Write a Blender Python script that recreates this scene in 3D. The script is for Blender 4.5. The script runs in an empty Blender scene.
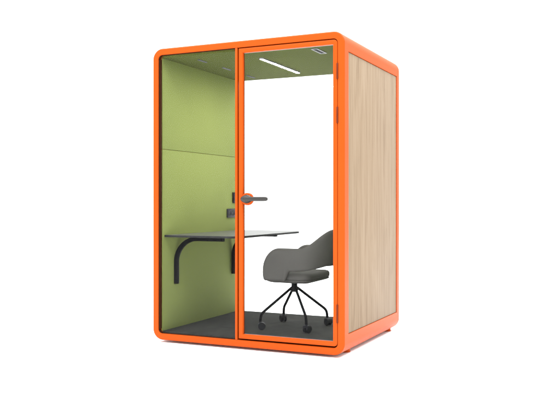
import bpy, bmesh, math, random
from mathutils import Vector
random.seed(4)
PI = math.pi
sc = bpy.context.scene
C = sc.collection

# ------------------------------------------------------------------ materials
def new_mat(name):
    m = bpy.data.materials.new(name); m.use_nodes = True
    nt = m.node_tree
    return m, nt, nt.nodes['Principled BSDF'], nt.nodes['Material Output']

def coords(nt, scale=(1, 1, 1)):
    tc = nt.nodes.new('ShaderNodeTexCoord'); mp = nt.nodes.new('ShaderNodeMapping')
    mp.inputs['Scale'].default_value = scale
    nt.links.new(tc.outputs['Object'], mp.inputs['Vector'])
    return mp.outputs['Vector']

def noise(nt, vec, scale, detail=4, rough=.55, dist=0):
    n = nt.nodes.new('ShaderNodeTexNoise')
    n.inputs['Scale'].default_value = scale; n.inputs['Detail'].default_value = detail
    n.inputs['Roughness'].default_value = rough; n.inputs['Distortion'].default_value = dist
    nt.links.new(vec, n.inputs['Vector'])
    return n.outputs['Fac']

def ramp(nt, fac, stops):
    r = nt.nodes.new('ShaderNodeValToRGB')
    e = r.color_ramp.elements
    while len(e) < len(stops): e.new(.5)
    for k, (p, c) in enumerate(stops):
        e[k].position = p; e[k].color = (*c, 1)
    nt.links.new(fac, r.inputs['Fac'])
    return r.outputs['Color']

def bump(nt, bsdf, h, strength, dist):
    b = nt.nodes.new('ShaderNodeBump'); b.inputs['Strength'].default_value = strength
    b.inputs['Distance'].default_value = dist
    nt.links.new(h, b.inputs['Height']); nt.links.new(b.outputs['Normal'], bsdf.inputs['Normal'])

def mul(c, k): return tuple(x * k for x in c)

def painted(name, col, rough, var=.03, spec=.5, grain=0.0, gscale=900):
    m, nt, b, o = new_mat(name)
    v = coords(nt)
    f = noise(nt, v, 6, 5)
    nt.links.new(ramp(nt, f, [(.3, mul(col, 1 - var)), (.7, mul(col, 1 + var))]), b.inputs['Base Color'])
    b.inputs['Roughness'].default_value = rough
    b.inputs['Specular IOR Level'].default_value = spec
    if grain: bump(nt, b, noise(nt, v, gscale, 2), grain, .0004)
    return m

def fabric(name, col, rough=.95, var=.1, scale=420, bstr=.5):
    m, nt, b, o = new_mat(name)
    v = coords(nt)
    f = noise(nt, v, scale, 3, .6); g = noise(nt, v, 5, 4)
    mx = nt.nodes.new('ShaderNodeMix'); mx.data_type = 'FLOAT'; mx.inputs[0].default_value = .35
    nt.links.new(f, mx.inputs[2]); nt.links.new(g, mx.inputs[3])
    nt.links.new(ramp(nt, mx.outputs[0], [(.35, mul(col, 1 - var)), (.65, mul(col, 1 + var))]), b.inputs['Base Color'])
    b.inputs['Roughness'].default_value = rough; b.inputs['Specular IOR Level'].default_value = .15
    bump(nt, b, f, bstr, .001)
    return m

def wood(name):
    m, nt, b, o = new_mat(name)
    v = coords(nt, (1, 1, .035))                       # grain runs up the panel
    fine = noise(nt, v, 120, 5, .6, .6)
    v2 = coords(nt, (1, 1, .085)); broad = noise(nt, v2, 9, 6, .6, 2.4)
    v3 = coords(nt, (1, 1, .012)); streak = noise(nt, v3, 45, 2, .5, .2)
    def mixf(a, c, k):
        x = nt.nodes.new('ShaderNodeMix'); x.data_type = 'FLOAT'; x.inputs[0].default_value = k
        nt.links.new(a, x.inputs[2]); nt.links.new(c, x.inputs[3]); return x.outputs[0]
    f = mixf(mixf(fine, broad, .72), streak, .26)
    nt.links.new(ramp(nt, f, [(.32, WOOD[0]), (.48, WOOD[1]), (.66, WOOD[2])]), b.inputs['Base Color'])
    b.inputs['Roughness'].default_value = .62; b.inputs['Specular IOR Level'].default_value = .1
    bump(nt, b, fine, .25, .0006)
    return m

def carpet(name, col):
    m, nt, b, o = new_mat(name)
    v = coords(nt)
    f = noise(nt, v, 150, 5, .8); g = noise(nt, coords(nt), 14, 5, .75)
    mx = nt.nodes.new('ShaderNodeMix'); mx.data_type = 'FLOAT'; mx.inputs[0].default_value = .4
    nt.links.new(f, mx.inputs[2]); nt.links.new(g, mx.inputs[3])
    nt.links.new(ramp(nt, mx.outputs[0], [(.36, mul(col, .55)), (.64, mul(col, 1.6))]), b.inputs['Base Color'])
    b.inputs['Roughness'].default_value = 1; b.inputs['Specular IOR Level'].default_value = .05
    bump(nt, b, f, 1, .004)
    return m

def glass(name, tint):
    m, nt, b, o = new_mat(name)
    nt.nodes.remove(b)
    t = nt.nodes.new('ShaderNodeBsdfTransparent'); t.inputs['Color'].default_value = (*tint, 1)
    g = nt.nodes.new('ShaderNodeBsdfGlossy'); g.inputs['Roughness'].default_value = .02
    f = nt.nodes.new('ShaderNodeFresnel'); f.inputs['IOR'].default_value = 1.1
    x = nt.nodes.new('ShaderNodeMixShader')
    nt.links.new(f.outputs[0], x.inputs[0]); nt.links.new(t.outputs[0], x.inputs[1]); nt.links.new(g.outputs[0], x.inputs[2])
    nt.links.new(x.outputs[0], o.inputs['Surface'])
    return m

def lamp(name, strength):
    m, nt, b, o = new_mat(name)
    b.inputs['Base Color'].default_value = (.8, .8, .8, 1)
    b.inputs['Emission Color'].default_value = (1, .97, .9, 1)
    b.inputs['Emission Strength'].default_value = strength
    return m

WOOD = [(.104, .070, .042), (.150, .109, .070), (.180, .136, .092)]
M_ORANGE = painted('orange_paint', (.305, .0430, .0032), .42, .02, .06, .12)
M_HINGE = painted('dark_orange_paint', (.085, .0125, .0025), .5, .03, .1)
M_WOOD = wood('pale_oak')
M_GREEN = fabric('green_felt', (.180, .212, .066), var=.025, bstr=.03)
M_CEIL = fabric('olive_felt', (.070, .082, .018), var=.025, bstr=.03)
M_CARPET = carpet('charcoal_carpet', (.040, .040, .038))
M_GLASS = glass('clear_glass', (.985, .99, .987))
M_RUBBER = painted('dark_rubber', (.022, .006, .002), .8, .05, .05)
M_BLACK = painted('black_metal', (.003, .003, .004), .5, .05, .03, .1)
M_PLASTIC = painted('black_plastic', (.010, .010, .013), .5, .05, .12, .1)
M_SOCKET = painted('dark_grey_plastic', (.024, .024, .030), .45, .05, .15)
M_DESK = painted('grey_laminate', (.08, .08, .08), .34, .04, .3, .06)
M_DESKEDGE = painted('dark_edge_band', (.020, .020, .021), .6, .04, .08)
M_CHAIR = fabric('grey_upholstery', (.056, .0538, .0505), var=.16, scale=520, bstr=.6)
M_STEEL = painted('brushed_steel', (.021, .020, .0185), .36, .05, .2, .06); M_STEEL.node_tree.nodes['Principled BSDF'].inputs['Metallic'].default_value = .0
M_ALU = painted('grey_aluminium', (.155, .155, .168), .45, .03, .4)
M_SLOT = painted('slot_grey', (.085, .085, .098), .5, .03, .1)
M_LED = lamp('led_diffuser', 375)
M_FLOOR = painted('white_floor', (.93, .93, .93), .8, .004, .1)

# ------------------------------------------------------------------ mesh helpers
def obj(name, bm, mats, parent=None, loc=(0, 0, 0), smooth=35, wn=False):
    bmesh.ops.recalc_face_normals(bm, faces=bm.faces)
    me = bpy.data.meshes.new(name); bm.to_mesh(me); bm.free()
    return link(name, me, mats, parent, loc, smooth, wn)

def link(name, me, mats, parent, loc, smooth, wn):
    if not isinstance(mats, (list, tuple)): mats = [mats]
    if len(me.materials): me.materials.clear()
    for m in mats: me.materials.append(m)
    if smooth:
        for p in me.polygons: p.use_smooth = True
        me.set_sharp_from_angle(angle=math.radians(smooth))
    o = bpy.data.objects.new(name, me); C.objects.link(o)
    o.location = loc; o.parent = parent
    if wn:
        w = o.modifiers.new('wn', 'WEIGHTED_NORMAL'); w.keep_sharp = True; w.weight = 100
    return o

def thing(name, label, cat, loc):
    o = bpy.data.objects.new(name, None); C.objects.link(o); o.location = loc
    o.empty_display_size = .1
    o['label'] = label; o['category'] = cat
    return o

def box(bm, a, b, bev=0.0, seg=2, mi=0):
    r = bmesh.ops.create_cube(bm, size=1)
    vs = r['verts']
    for v in vs:
        v.co = Vector(((a[i] + b[i]) / 2 + v.co[i] * (b[i] - a[i]) for i in range(3)))
    fs = {f for v in vs for f in v.link_faces}
    if bev:
        es = list({e for v in vs for e in v.link_edges})
        rr = bmesh.ops.bevel(bm, geom=es, offset=bev, segments=seg, affect='EDGES', profile=.5)
        fs = set(rr['faces']) | {f for f in fs if f.is_valid}
    for f in fs: f.material_index = mi
    return bm

def rrect(x0, x1, z0, z1, r, n=14):
    """rounded rectangle, r = radii (bl, br, tr, tl) -> list of (x, z)"""
    if not isinstance(r, (tuple, list)): r = (r,) * 4
    out = []
    for (cx, cz, a0, rad) in ((x0 + r[0], z0 + r[0], PI, r[0]), (x1 - r[1], z0 + r[1], 1.5 * PI, r[1]),
                              (x1 - r[2], z1 - r[2], 0, r[2]), (x0 + r[3], z1 - r[3], .5 * PI, r[3])):
        for k in range(n + 1):
            a = a0 + .5 * PI * k / n
            out.append((cx + rad * math.cos(a), cz + rad * math.sin(a)))
    return out

def loops(bm, rings, closed=False, mi=0):
    """bridge rings of equal length (each a list of 3-D points)"""
    vv = [[bm.verts.new(p) for p in ring] for ring in rings]
    n = len(vv[0]); m = len(vv)
    for i in range(m if closed else m - 1):
        A, B = vv[i], vv[(i + 1) % m]
        for j in range(n):
            f = bm.faces.new((A[j], A[(j + 1) % n], B[(j + 1) % n], B[j])); f.material_index = mi
    return vv

def solid(bm, rings, mi=0):
    vv = loops(bm, rings, False, mi)
    for r in (vv[0], vv[-1]):
        f = bm.faces.new(r); f.material_index = mi
    return vv

def frame_ring(bm, x0, x1, z0, z1, r, prof, n=14, mi=0):
    """closed ring frame; prof = list of (inset, y) around the section"""
    rings = []
    rr = r if isinstance(r, (tuple, list)) else (r,) * 4
    for ins, y in prof:
        rad = tuple(max(q - ins, .0008) for q in rr)
        rings.append([(x, y, z) for x, z in rrect(x0 + ins, x1 - ins, z0 + ins, z1 - ins, rad, n)])
    loops(bm, rings, True, mi)

def arc(cx, cy, r, a0, a1, n):
    return [(cx + r * math.cos(a0 + (a1 - a0) * k / n), cy + r * math.sin(a0 + (a1 - a0) * k / n)) for k in range(n + 1)]

def tube(bm, pts, rad, n=14, square=0.0, mi=0):
    """sweep along points; rad a number or a list; square = half side -> rounded square bar"""
    pts = [Vector(p) for p in pts]
    rings = []; up = None
    for i, p in enumerate(pts):
        t = ((pts[min(i + 1, len(pts) - 1)] - p).normalized() + (p - pts[max(i - 1, 0)]).normalized()).normalized()
        if up is None:
            up = Vector((0, 1, 0)) if abs(t.y) < .8 else Vector((1, 0, 0))
        a = (up - t * up.dot(t)).normalized(); b = t.cross(a); up = a
        r = rad[i] if isinstance(rad, (list, tuple)) else rad
        if square:
            q = rrect(-square, square, -square, square, square * .3, 3)
            rings.append([p + a * x + b * z for x, z in q])
        else:
            rings.append([p + a * (r * math.cos(2 * PI * k / n)) + b * (r * math.sin(2 * PI * k / n)) for k in range(n)])
    solid(bm, rings, mi)

def lathe(bm, prof, c, axis='Z', n=32, mi=0):
    """prof = list of (radius, height)"""
    rings = []
    for r, h in prof:
        ring = []
        for k in range(n):
            a = 2 * PI * k / n; u, v = r * math.cos(a), r * math.sin(a)
            d = {'Z': (u, v, h), 'Y': (u, h, v), 'X': (h, u, v)}[axis]
            ring.append(tuple(c[i] + d[i] for i in range(3)))
        rings.append(ring)
    solid(bm, rings, mi)

def boolean(me, cutters):
    tmp = bpy.data.objects.new('cut_base', me); C.objects.link(tmp)
    kill = [tmp]
    for a, b in cutters:
        bm = bmesh.new(); box(bm, a, b)
        bmesh.ops.recalc_face_normals(bm, faces=bm.faces)
        cm = bpy.data.meshes.new('cutter'); bm.to_mesh(cm); bm.free()
        co = bpy.data.objects.new('cutter', cm); C.objects.link(co); kill.append(co)
        md = tmp.modifiers.new('b', 'BOOLEAN'); md.operation = 'DIFFERENCE'; md.object = co; md.solver = 'EXACT'
    bpy.context.view_layer.update()
    dg = bpy.context.evaluated_depsgraph_get()
    out = bpy.data.meshes.new_from_object(tmp.evaluated_get(dg))
    for k in kill: bpy.data.objects.remove(k)
    return out

# ------------------------------------------------------------------ dimensions (metres; z counts from the shell's underside)
W, D, H = 1.5436, 1.3139, 2.20
ZO = .022                                   # height of the feet
FL, CE = .058, 2.1375                       # carpet and ceiling
XL = .060; XR = W - XL
GY = .030                                   # front face of the fixed pane
BZ = .046                                   # bezel width

# ------------------------------------------------------------------ the surface
bm = bmesh.new()
bmesh.ops.create_circle(bm, cap_ends=True, segments=96, radius=60)
fl = obj('floor', bm, M_FLOOR, None, (.8, .6, 0), 0)
fl['kind'] = 'structure'

# ------------------------------------------------------------------ the booth
booth = thing('office_booth', 'orange framed glass office booth with green felt interior and pale oak side', 'office booth', (W / 2, D / 2, 0))
L = (-W / 2, -D / 2, ZO)                    # parts are drawn from the booth's front left corner
def part(name, bm, mats, smooth=35, wn=False): return obj(name, bm, mats, booth, L, smooth, wn)
def sub(name, bm, mats, parent, smooth=35, wn=False): return obj(name, bm, mats, parent, (0, 0, 0), smooth, wn)

# shell: rounded tube with front and rear bezels, side pockets for the oak panels
F = .012; BS = .0495
bm = bmesh.new()
prof = []
for k in range(7):                          # front outer fillet
    a = .5 * PI * k / 6
    prof.append((F * (1 - math.cos(a)), F * (1 - math.sin(a))))
g = .005
prof += [(BS - g, 0), (BS - g * .3, g * .3), (BS, g)]
prof += [(BS, D - g), (BS - g * .3, D - g * .3), (BS - g, D)]
for k in range(7):
    a = .5 * PI * (1 - k / 6)
    prof.append((F * (1 - math.cos(a)), D - F * (1 - math.sin(a))))
frame_ring(bm, -.004, W + .003, -.003, H + .003, .082, prof, 16)
bmesh.ops.recalc_face_normals(bm, faces=bm.faces)
me = bpy.data.meshes.new('outer_shell'); bm.to_mesh(me); bm.free()
PY0, PY1, PZ0, PZ1, PD = .0815, D - .0752, .1354, 2.0736, .011
me = boolean(me, [((W - PD, PY0, PZ0), (W + .05, PY1, PZ1)), ((-.05, PY0, PZ0), (PD, PY1, PZ1))])
link('outer_shell', me, M_ORANGE, booth, L, 30, True)

# oak side panels, recessed in the shell with a shadow gap round them
def oak(x0, x1):
    bm = bmesh.new()
    box(bm, (x0, PY0 + .0025, PZ0 + .0025), (x1, PY1 - .0025, PZ1 - .0025), .0012, 2)
    return part('side_panel', bm, M_WOOD)
oak(W - PD + .0005, W - .0025); oak(.0015, PD - .0005)

# interior lining
SEAM = 1.4445
def lining(x0, x1, z0, z1):
    bm = bmesh.new(); box(bm, (x0, .0412, z0), (x1, D - .034, z1), .003, 2)
    return part('wall_panel', bm, M_GREEN)
for x0, x1 in ((BZ + .001, XL), (XR, W - BZ - .001)):
    lining(x0, x1, FL + .0005, SEAM - .0012); lining(x0, x1, SEAM + .0012, CE - .0005)
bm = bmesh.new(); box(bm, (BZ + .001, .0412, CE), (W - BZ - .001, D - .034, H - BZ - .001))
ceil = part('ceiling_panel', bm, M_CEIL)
bm = bmesh.new(); box(bm, (BZ + .001, .0412, BZ + .001), (W - BZ - .001, D - .034, FL))
part('carpet', bm, M_CARPET)

# ceiling lamp: slim aluminium bar with a glowing diffuser
bm = bmesh.new()
frame_ring(bm, .731, .763, .338, 1.056, .004, [(0, CE - .0002), (0, CE - .010), (.001, CE - .011), (.0035, CE - .011), (.004, CE - .010), (.004, CE - .0002)], 4)
for v in bm.verts: v.co = Vector((v.co.x, v.co.z, v.co.y))
lb = part('ceiling_light', bm, M_ALU)
bm = bmesh.new(); box(bm, (.7354, .3424, CE - .0098), (.7586, 1.0516, CE - .003))
sub('diffuser', bm, M_LED, lb, 0)

# air slots and fan vent in the ceiling
for y0, y1 in ((.20, .33), (.58, .72), (1.01, 1.16)):
    bm = bmesh.new()
    frame_ring(bm, .2665, .288, y0, y1, .012, [(0, CE - .004), (.004, CE - .006), (.008, CE - .004), (.008, CE - .0004), (0, CE - .0004)], 5)
    for v in bm.verts: v.co = Vector((v.co.x, v.co.z, v.co.y))
    a = part('air_slot', bm, M_SLOT)
    bm = bmesh.new(); box(bm, (.2750, y0 + .0085, CE - .0016), (.2795, y1 - .0085, CE - .0004))
    sub('grille', bm, M_PLASTIC, a)
bm = bmesh.new()
frame_ring(bm, 1.220, 1.274, .185, .375, .008, [(0, CE - .004), (.003, CE - .006), (.011, CE - .005), (.011, CE - .0004), (0, CE - .0004)], 4)
for v in bm.verts: v.co = Vector((v.co.x, v.co.z, v.co.y))
vent = part('fan_vent', bm, M_ALU)
bm = bmesh.new()
box(bm, (1.2312, .1962, CE - .0012), (1.2628, .3638, CE - .0004))
for k in range(9):
    y = .205 + k * .0187
    box(bm, (1.2314, y - .003, CE - .0045), (1.2626, y + .003, CE - .0013))
sub('grille', bm, M_PLASTIC, vent)

# fixed front pane with its dark gasket, mullion, rear glass wall
MX0, MX1 = .707, .7245
bm = bmesh.new()
box(bm, (MX0, .0006, BZ + .0006), (MX1, .046, H - BZ - .0006), .002, 2)
part('mullion', bm, M_ORANGE)
r0 = .080 - BZ
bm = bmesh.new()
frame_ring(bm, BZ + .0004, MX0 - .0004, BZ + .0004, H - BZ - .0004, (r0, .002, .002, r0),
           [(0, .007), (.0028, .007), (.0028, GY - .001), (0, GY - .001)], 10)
box(bm, (BZ + .0004, .010, BZ + r0), (BZ + .0125, GY - .0006, H - BZ - r0))  # extra dark strip, added so the left reveal reads dark
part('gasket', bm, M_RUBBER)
bm = bmesh.new()
pts = rrect(BZ + .001, MX0 - .0006, BZ + .001, H - BZ - .001, (r0, .002, .002, r0), 10)
solid(bm, [[(x, GY, z) for x, z in pts], [(x, GY + .010, z) for x, z in pts]])
part('window_pane', bm, M_GLASS, 30)
bm = bmesh.new()
pts = rrect(BZ + .001, W - BZ - .001, BZ + .001, H - BZ - .001, r0, 10)
solid(bm, [[(x, D - .030, z) for x, z in pts], [(x, D - .020, z) for x, z in pts]])
part('rear_glass', bm, M_GLASS, 30)
bm = bmesh.new()
frame_ring(bm, BZ + .0004, W - BZ - .0004, BZ + .0004, H - BZ - .0004, r0,
           [(0, D - .007), (.0035, D - .007), (.0035, D - .0195), (0, D - .0195)], 10)
part('rear_gasket', bm, M_RUBBER)

# door: slim orange frame, glass, lever handle, three hinges, dark seal in the gap
DX0, DX1, DZ0, DZ1 = .7365, 1.4950, .0580, 2.1462
RW = .032
bm = bmesh.new()
e = .004
frame_ring(bm, DX0, DX1, DZ0, DZ1, (.003, .026, .026, .003),
           [(0, .034), (0, .001 + e), (e * .3, .001 + e * .3), (e, .001), (RW - e, .001), (RW - e * .3, .001 + e * .3), (RW, .001 + e), (RW, .034)], 10)
door = part('door', bm, M_ORANGE)
bm = bmesh.new()
frame_ring(bm, MX1 + .0003, W - BZ - .0003, BZ + .0003, H - BZ - .0003, (.002, r0, r0, .002),
           [(0, .036), (.026, .036), (.026, .0455), (0, .0455)], 10)
part('door_seal', bm, M_RUBBER)
bm = bmesh.new()
pts = rrect(DX0 + RW - .006, DX1 - RW + .006, DZ0 + RW - .006, DZ1 - RW + .006, .002, 3)
box(bm, (DX0 + RW + .0003, .022, DZ0 + RW + .0003), (DX1 - RW - .0003, .032, DZ1 - RW - .0003))
for f in bm.faces:
    f.normal_update(); f.material_index = 0 if abs(f.normal.y) > .5 else 1 if abs(f.normal.z) > .5 else 2
sub('glass_pane', bm, [M_GLASS, M_ALU, M_HINGE], door, 0)  # side edges coloured dark orange to carry the shade of the door reveal
for z0, z1 in ((1.876, 1.984), (1.577, 1.686), (.219, .345)):
    bm = bmesh.new()
    zc = (z0 + z1) / 2
    lathe(bm, [(.0055, z0), (.0068, z0 + .002), (.0068, zc - .001), (.0058, zc), (.0068, zc + .001), (.0068, z1 - .002), (.0055, z1)], (1.4960, .0002, 0), 'Z', 16)
    sub('hinge', bm, M_HINGE, door)
HX, HZ = .806, 1.062
bm = bmesh.new()
lathe(bm, [(.0, .021), (.044, .021), (.044, -.004), (.0425, -.0075), (.038, -.009), (.0, -.009)], (HX, 0, HZ), 'Y', 40)
bmesh.ops.remove_doubles(bm, verts=bm.verts, dist=.00005)
sub('lock_plate', bm, M_ORANGE, door)
bm = bmesh.new()                             # lens shaped rose
def lens(a, b, n=40):
    out = []
    for k in range(n):
        t = 2 * PI * k / n; c, s = math.cos(t), math.sin(t)
        out.append((a * (abs(c) ** 1.5) * (1 if c >= 0 else -1), b * (abs(s) ** 1.0) * (1 if s >= 0 else -1)))
    return out
rings = []
for k, y in ((1.0, -.0092), (1.0, -.018), (.93, -.026), (.72, -.034), (.40, -.039), (.12, -.040)):
    rings.append([(HX + .002 + x * k, y, HZ + z * k) for x, z in lens(.047, .031)])
solid(bm, rings)
hd = sub('handle', bm, M_STEEL, door)
bm = bmesh.new()                             # lever
rings = []
for x, hh, tt in ((.806, .010, .007), (.818, .0140, .008), (.845, .0152, .009), (.90, .0156, .009), (.960, .0156, .009), (.978, .0145, .008), (.988, .0105, .006), (.992, .004, .003)):
    rings.append([(x, -.046 + tt * c, HZ + hh * s) for c, s in
                  [((abs(math.cos(2 * PI * k / 24)) ** .7) * math.copysign(1, math.cos(2 * PI * k / 24)),
                    (abs(math.sin(2 * PI * k / 24)) ** .7) * math.copysign(1, math.sin(2 * PI * k / 24))) for k in range(24)]])
solid(bm, rings)
tube(bm, [(.815, -.036, HZ), (.815, -.047, HZ)], .011, 18)
sub('lever', bm, M_STEEL, door)

# wall desk on two curved brackets
TZ = .789
bm = bmesh.new()
pts = rrect(XL + .0004, .700, .058, 1.272, (.008, .10, .13, .008), 14)      # x, y
rings = [[(x, y, z) for x, y in pts] for s, z in ((1, TZ - .016), (1, TZ - .001))]
vv = solid(bm, rings)
for f in bm.faces: f.material_index = 1
inn = rrect(XL + .0012, .6992, .0588, 1.2712, (.007, .099, .129, .007), 14)
solid(bm, [[(x, y, TZ - .0009) for x, y in inn], [(x, y, TZ) for x, y in inn]])
desk = part('desk', bm, [M_DESK, M_DESKEDGE], 30)
for y in (.207, 1.145):
    bm = bmesh.new()
    xw = XL + .0165; zt = TZ - .016 - .0165; R = .185
    p = [(xw, y, .404), (xw, y, .50)] + [(xw + R - R * math.cos(a), y, zt - R + R * math.sin(a)) for a in [.5 * PI * k / 16 for k in range(17)]] + [(.42, y, zt), (.498, y, zt)]
    tube(bm, p, .016, square=.016)
    sub('bracket', bm, M_BLACK, desk)

# sockets on the felt wall
bm = bmesh.new(); box(bm, (XL, 1.042, .904), (XL + .010, 1.242, .982), .003, 2)
s = part('power_socket', bm, M_SOCKET)
for k in range(3):
    bm = bmesh.new()
    y = 1.078 + k * .064
    lathe(bm, [(.024, 0), (.024, .0022), (.021, .0022), (.019, .0010), (.001, .0010)], (XL + .0101, y, .943), 'X', 24)
    sub('socket_face', bm, M_PLASTIC, s)
bm = bmesh.new(); box(bm, (XL, 1.145, 1.032), (XL + .010, 1.241, 1.128), .003, 2)
s = part('control_switch', bm, M_PLASTIC)
for k in range(2):
    bm = bmesh.new(); box(bm, (XL + .0101, 1.155 + k * .039, 1.044), (XL + .013, 1.190 + k * .039, 1.116), .001, 1)
    sub('switch_key', bm, M_PLASTIC, s)

# four levelling feet
for x, y in ((1.464, .250), (1.464, 1.228), (.080, .250), (.080, 1.228)):
    bm = bmesh.new()
    lathe(bm, [(.032, .04), (.032, -.012), (.0335, -.0135), (.0335, -ZO + .0015), (.032, -ZO + .0002)], (x, y, 0), 'Z', 28)
    part('foot', bm, M_ORANGE)

# ------------------------------------------------------------------ the chair (faces the desk, local origin on the carpet)
chair = thing('office_chair', 'grey upholstered tub chair on black castor legs inside the booth', 'chair', (.902, .618, ZO + FL + .0006))
def cp(name, bm, mat, smooth=40): return obj(name, bm, mat, chair, (0, 0, 0), smooth)

# wraparound shell
def shell_point(s):
    """s from 0 (near arm tip) over .5 (middle of the back) to 1 (far arm tip) -> x, y, nx, ny, dist-from-tip, phi"""
    m = s if s <= .5 else 1 - s
    a, b, x0, x1 = .255, .262, -.140, .115
    la = x1 - x0; lc = .41; tot = la + lc
    d = m / .5 * tot
    if d < la: x, y, nx, ny, ph = x0 + d, -b, 0, -1, 0
    else:
        ph = .5 * PI * (d - la) / lc
        x, y = x1 + a * math.sin(ph), -b * math.cos(ph)
        nx, ny = math.sin(ph) / a, -math.cos(ph) / b
        q = math.hypot(nx, ny); nx /= q; ny /= q
    if s > .5: y, ny = -y, -ny
    return x, y, nx, ny, d, math.degrees(ph)
def sst(a, b, t):
    t = min(max((t - a) / (b - a), 0), 1); return t * t * (3 - 2 * t)
ss = []
for k in range(15): ss.append(.105 * (k / 14) ** 1.7)
for k in range(1, 60): ss.append(.105 + (.5 - .105) * k / 59)
ss = ss + [1 - q for q in reversed(ss[:-1])]
rings = []
for s in ss:
    x, y, nx, ny, d, ph = shell_point(s)
    t = min(d / .135, 1)
    top = .465 + (.635 - .465) * math.sqrt(max(1 - (1 - t) ** 2, 0)) ** 1.0
    top += .143 * sst(10, 64, ph)
    low = .386 + .074 * sst(.172, .222, d) + .012 * sst(.22, .42, d) + .055 * sst(15, 90, ph) + .016 * (1 - min(d / .018, 1)) ** 2
    th = .0205 * (.35 + .65 * math.sqrt(max(1 - (1 - min(d / .022, 1)) ** 2, 0)))
    lean0, lean1 = .0, .008 + .050 * sst(5, 70, ph)
    lo = Vector((x, y, low)); n = Vector((nx, ny, 0))
    hi = Vector((x, y, top)) + n * lean1
    ring = []
    up = (hi - lo).normalized()
    A, B = lo + up * th, hi - up * th
    if (B - A).dot(up) < .002: B = A + up * .002
    side = n - up * n.dot(up); side.normalize()
    for k in range(7):
        u = k / 6; bul = .006 * math.sin(PI * u)
        ring.append(A.lerp(B, u) + side * (th + bul))
    for k in range(1, 6):
        a = PI * k / 6; ring.append(B + side * (th * math.cos(a)) + up * (th * math.sin(a)))
    for k in range(7):
        u = 1 - k / 6; bul = .002 * math.sin(PI * u)
        ring.append(A.lerp(B, u) - side * (th + bul))
    for k in range(1, 6):
        a = PI * k / 6; ring.append(A - side * (th * math.cos(a)) - up * (th * math.sin(a)))
    rings.append(ring)
bm = bmesh.new(); solid(bm, rings)
cp('backrest', bm, M_CHAIR, 60)

# seat cushion on an upholstered base
def cushion(prof, x0, x1, hy, r, n=12):
    rings = []
    for ins, z in prof:
        rad = max(r - ins, .01)
        rings.append([(x, y, z) for x, y in rrect(x0 + ins, x1 - ins, -hy + ins, hy - ins, rad, n)])
    return rings
bm = bmesh.new()
prof = [(.045, .3928), (.010, .3935), (.002, .398), (0, .408), (0, .422), (.004, .432), (.012, .4395), (.028, .4435), (.07, .4455), (.11, .4465), (.16, .447)]
solid(bm, cushion(prof, -.165, .227, .238, .075))
cp('seat_cushion', bm, M_CHAIR, 60)
bm = bmesh.new()
prof = [(.16, .3585), (.11, .3598), (.065, .3635), (.032, .369), (.012, .376), (.002, .383), (.001, .388), (.005, .3925)]
solid(bm, cushion(prof, -.163, .225, .236, .075))
cp('seat_base', bm, M_CHAIR, 60)

# hub, legs and castors
bm = bmesh.new()
lathe(bm, [(.070, .3585), (.070, .352), (.064, .350), (.026, .349), (.024, .345), (.024, .322), (.030, .316), (.031, .300), (.028, .285), (.018, .279), (.004, .278)], (0, 0, 0), 'Z', 32)
cp('hub', bm, M_BLACK)
def castor(cx, cy, ang):
    bm = bmesh.new()
    R = .0275
    ca, sa = math.cos(ang), math.sin(ang)
    def place(verts):
        for v in verts:
            x, y, z = v.co
            v.co = Vector((cx + x * ca - y * sa, cy + x * sa + y * ca, z))
    for sd in (-1, 1):
        n0 = len(bm.verts)
        lathe(bm, [(.008, sd * .006), (R - .004, sd * .006), (R, sd * .009), (R, sd * .020), (R - .004, sd * .024), (.012, sd * .0255), (.006, sd * .0235)], (.010, 0, R), 'Y', 28)
    n0 = len(bm.verts)                        # hood over the wheels
    rr = []
    for k in range(11):
        a = math.radians(-15 + 165 * k / 10)
        q = R + .0035
        px, pz = .010 + q * math.cos(a), R + q * math.sin(a)
        qx, qz = .010 + (R + .0005) * math.cos(a), R + (R + .0005) * math.sin(a)
        rr.append([(px, -.023, pz), (px, .023, pz), (qx, .023, qz), (qx, -.023, qz)])
    solid(bm, rr)
    box(bm, (.004, -.0045, .02), (.020, .0045, 2 * R - .002))
    lathe(bm, [(.010, 2 * R - .004), (.0105, 2 * R + .010), (.0095, 2 * R + .018), (.004, 2 * R + .019)], (0, 0, 0), 'Z', 20)
    place(bm.verts)
    return bm
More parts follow.
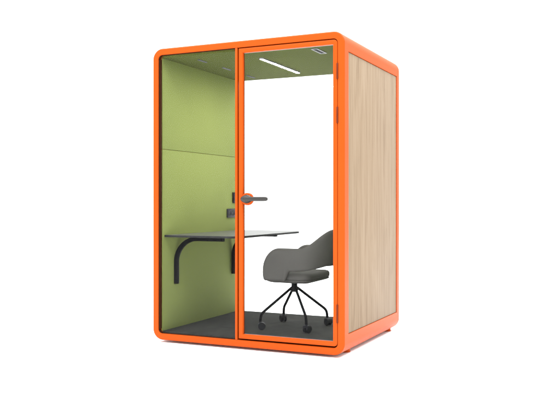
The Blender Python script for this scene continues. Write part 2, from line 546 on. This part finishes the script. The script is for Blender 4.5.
for k, (sx, sy, ang) in enumerate(((-1, -1, .5), (-1, 1, 2.4), (1, -1, 1.3), (1, 1, -.6))):
    ex, ey = sx * .192, sy * .214
    bm = bmesh.new()
    p0 = Vector((sx * .016, sy * .018, .312)); p1 = Vector((ex * .975, ey * .975, .122)); p2 = Vector((ex, ey, .066))
    pts = [p0, p0.lerp(p1, .5)]
    a = p1 + (p0 - p1).normalized() * .03; b = p1 + (p2 - p1).normalized() * .026
    # rounded elbow
    for q in range(9):
        t = q / 8
        pts.append(a * (1 - t) ** 2 + p1 * 2 * t * (1 - t) + b * t ** 2)
    pts.append(p2)
    tube(bm, pts, .0108, 16)
    lg = cp('leg', bm, M_BLACK)
    obj('castor', castor(ex, ey, ang), M_PLASTIC, lg, (0, 0, 0), 35)

# ------------------------------------------------------------------ light: white studio with soft boxes
w = bpy.data.worlds.new('World'); sc.world = w; w.use_nodes = True
bg = w.node_tree.nodes['Background']
bg.inputs['Color'].default_value = (1, 1, 1, 1); bg.inputs['Strength'].default_value = 2.05
def softbox(name, loc, target, size, power, col=(1, 1, 1)):
    li = bpy.data.lights.new(name, 'AREA'); li.shape = 'RECTANGLE'; li.size, li.size_y = size
    li.energy = power; li.color = col
    o = bpy.data.objects.new(name, li); C.objects.link(o); o.location = loc
    o.rotation_euler = (Vector(target) - Vector(loc)).to_track_quat('-Z', 'Y').to_euler()
    return o
softbox('softbox', (.8, .2, 7.5), (.8, .2, 0), (14, 14), 4500)

# ------------------------------------------------------------------ camera
cd = bpy.data.cameras.new('camera'); cam = bpy.data.objects.new('camera', cd); C.objects.link(cam)
cam.location = (3.3563, -4.8982, 1.0370 + ZO); cam.rotation_euler = (PI / 2, 0, .4374)
cd.sensor_fit = 'HORIZONTAL'; cd.sensor_width = 36; cd.lens = 769.69 / 560 * 36
cd.shift_y = 2.54 / 560; cd.clip_start = .05; cd.clip_end = 300
sc.camera = cam
sc.view_settings.view_transform = 'Standard'; sc.view_settings.look = 'None'
sc.view_settings.exposure = 0; sc.view_settings.gamma = 1
sc.cycles.transparent_max_bounces = 24; sc.cycles.max_bounces = 12; sc.cycles.diffuse_bounces = 6
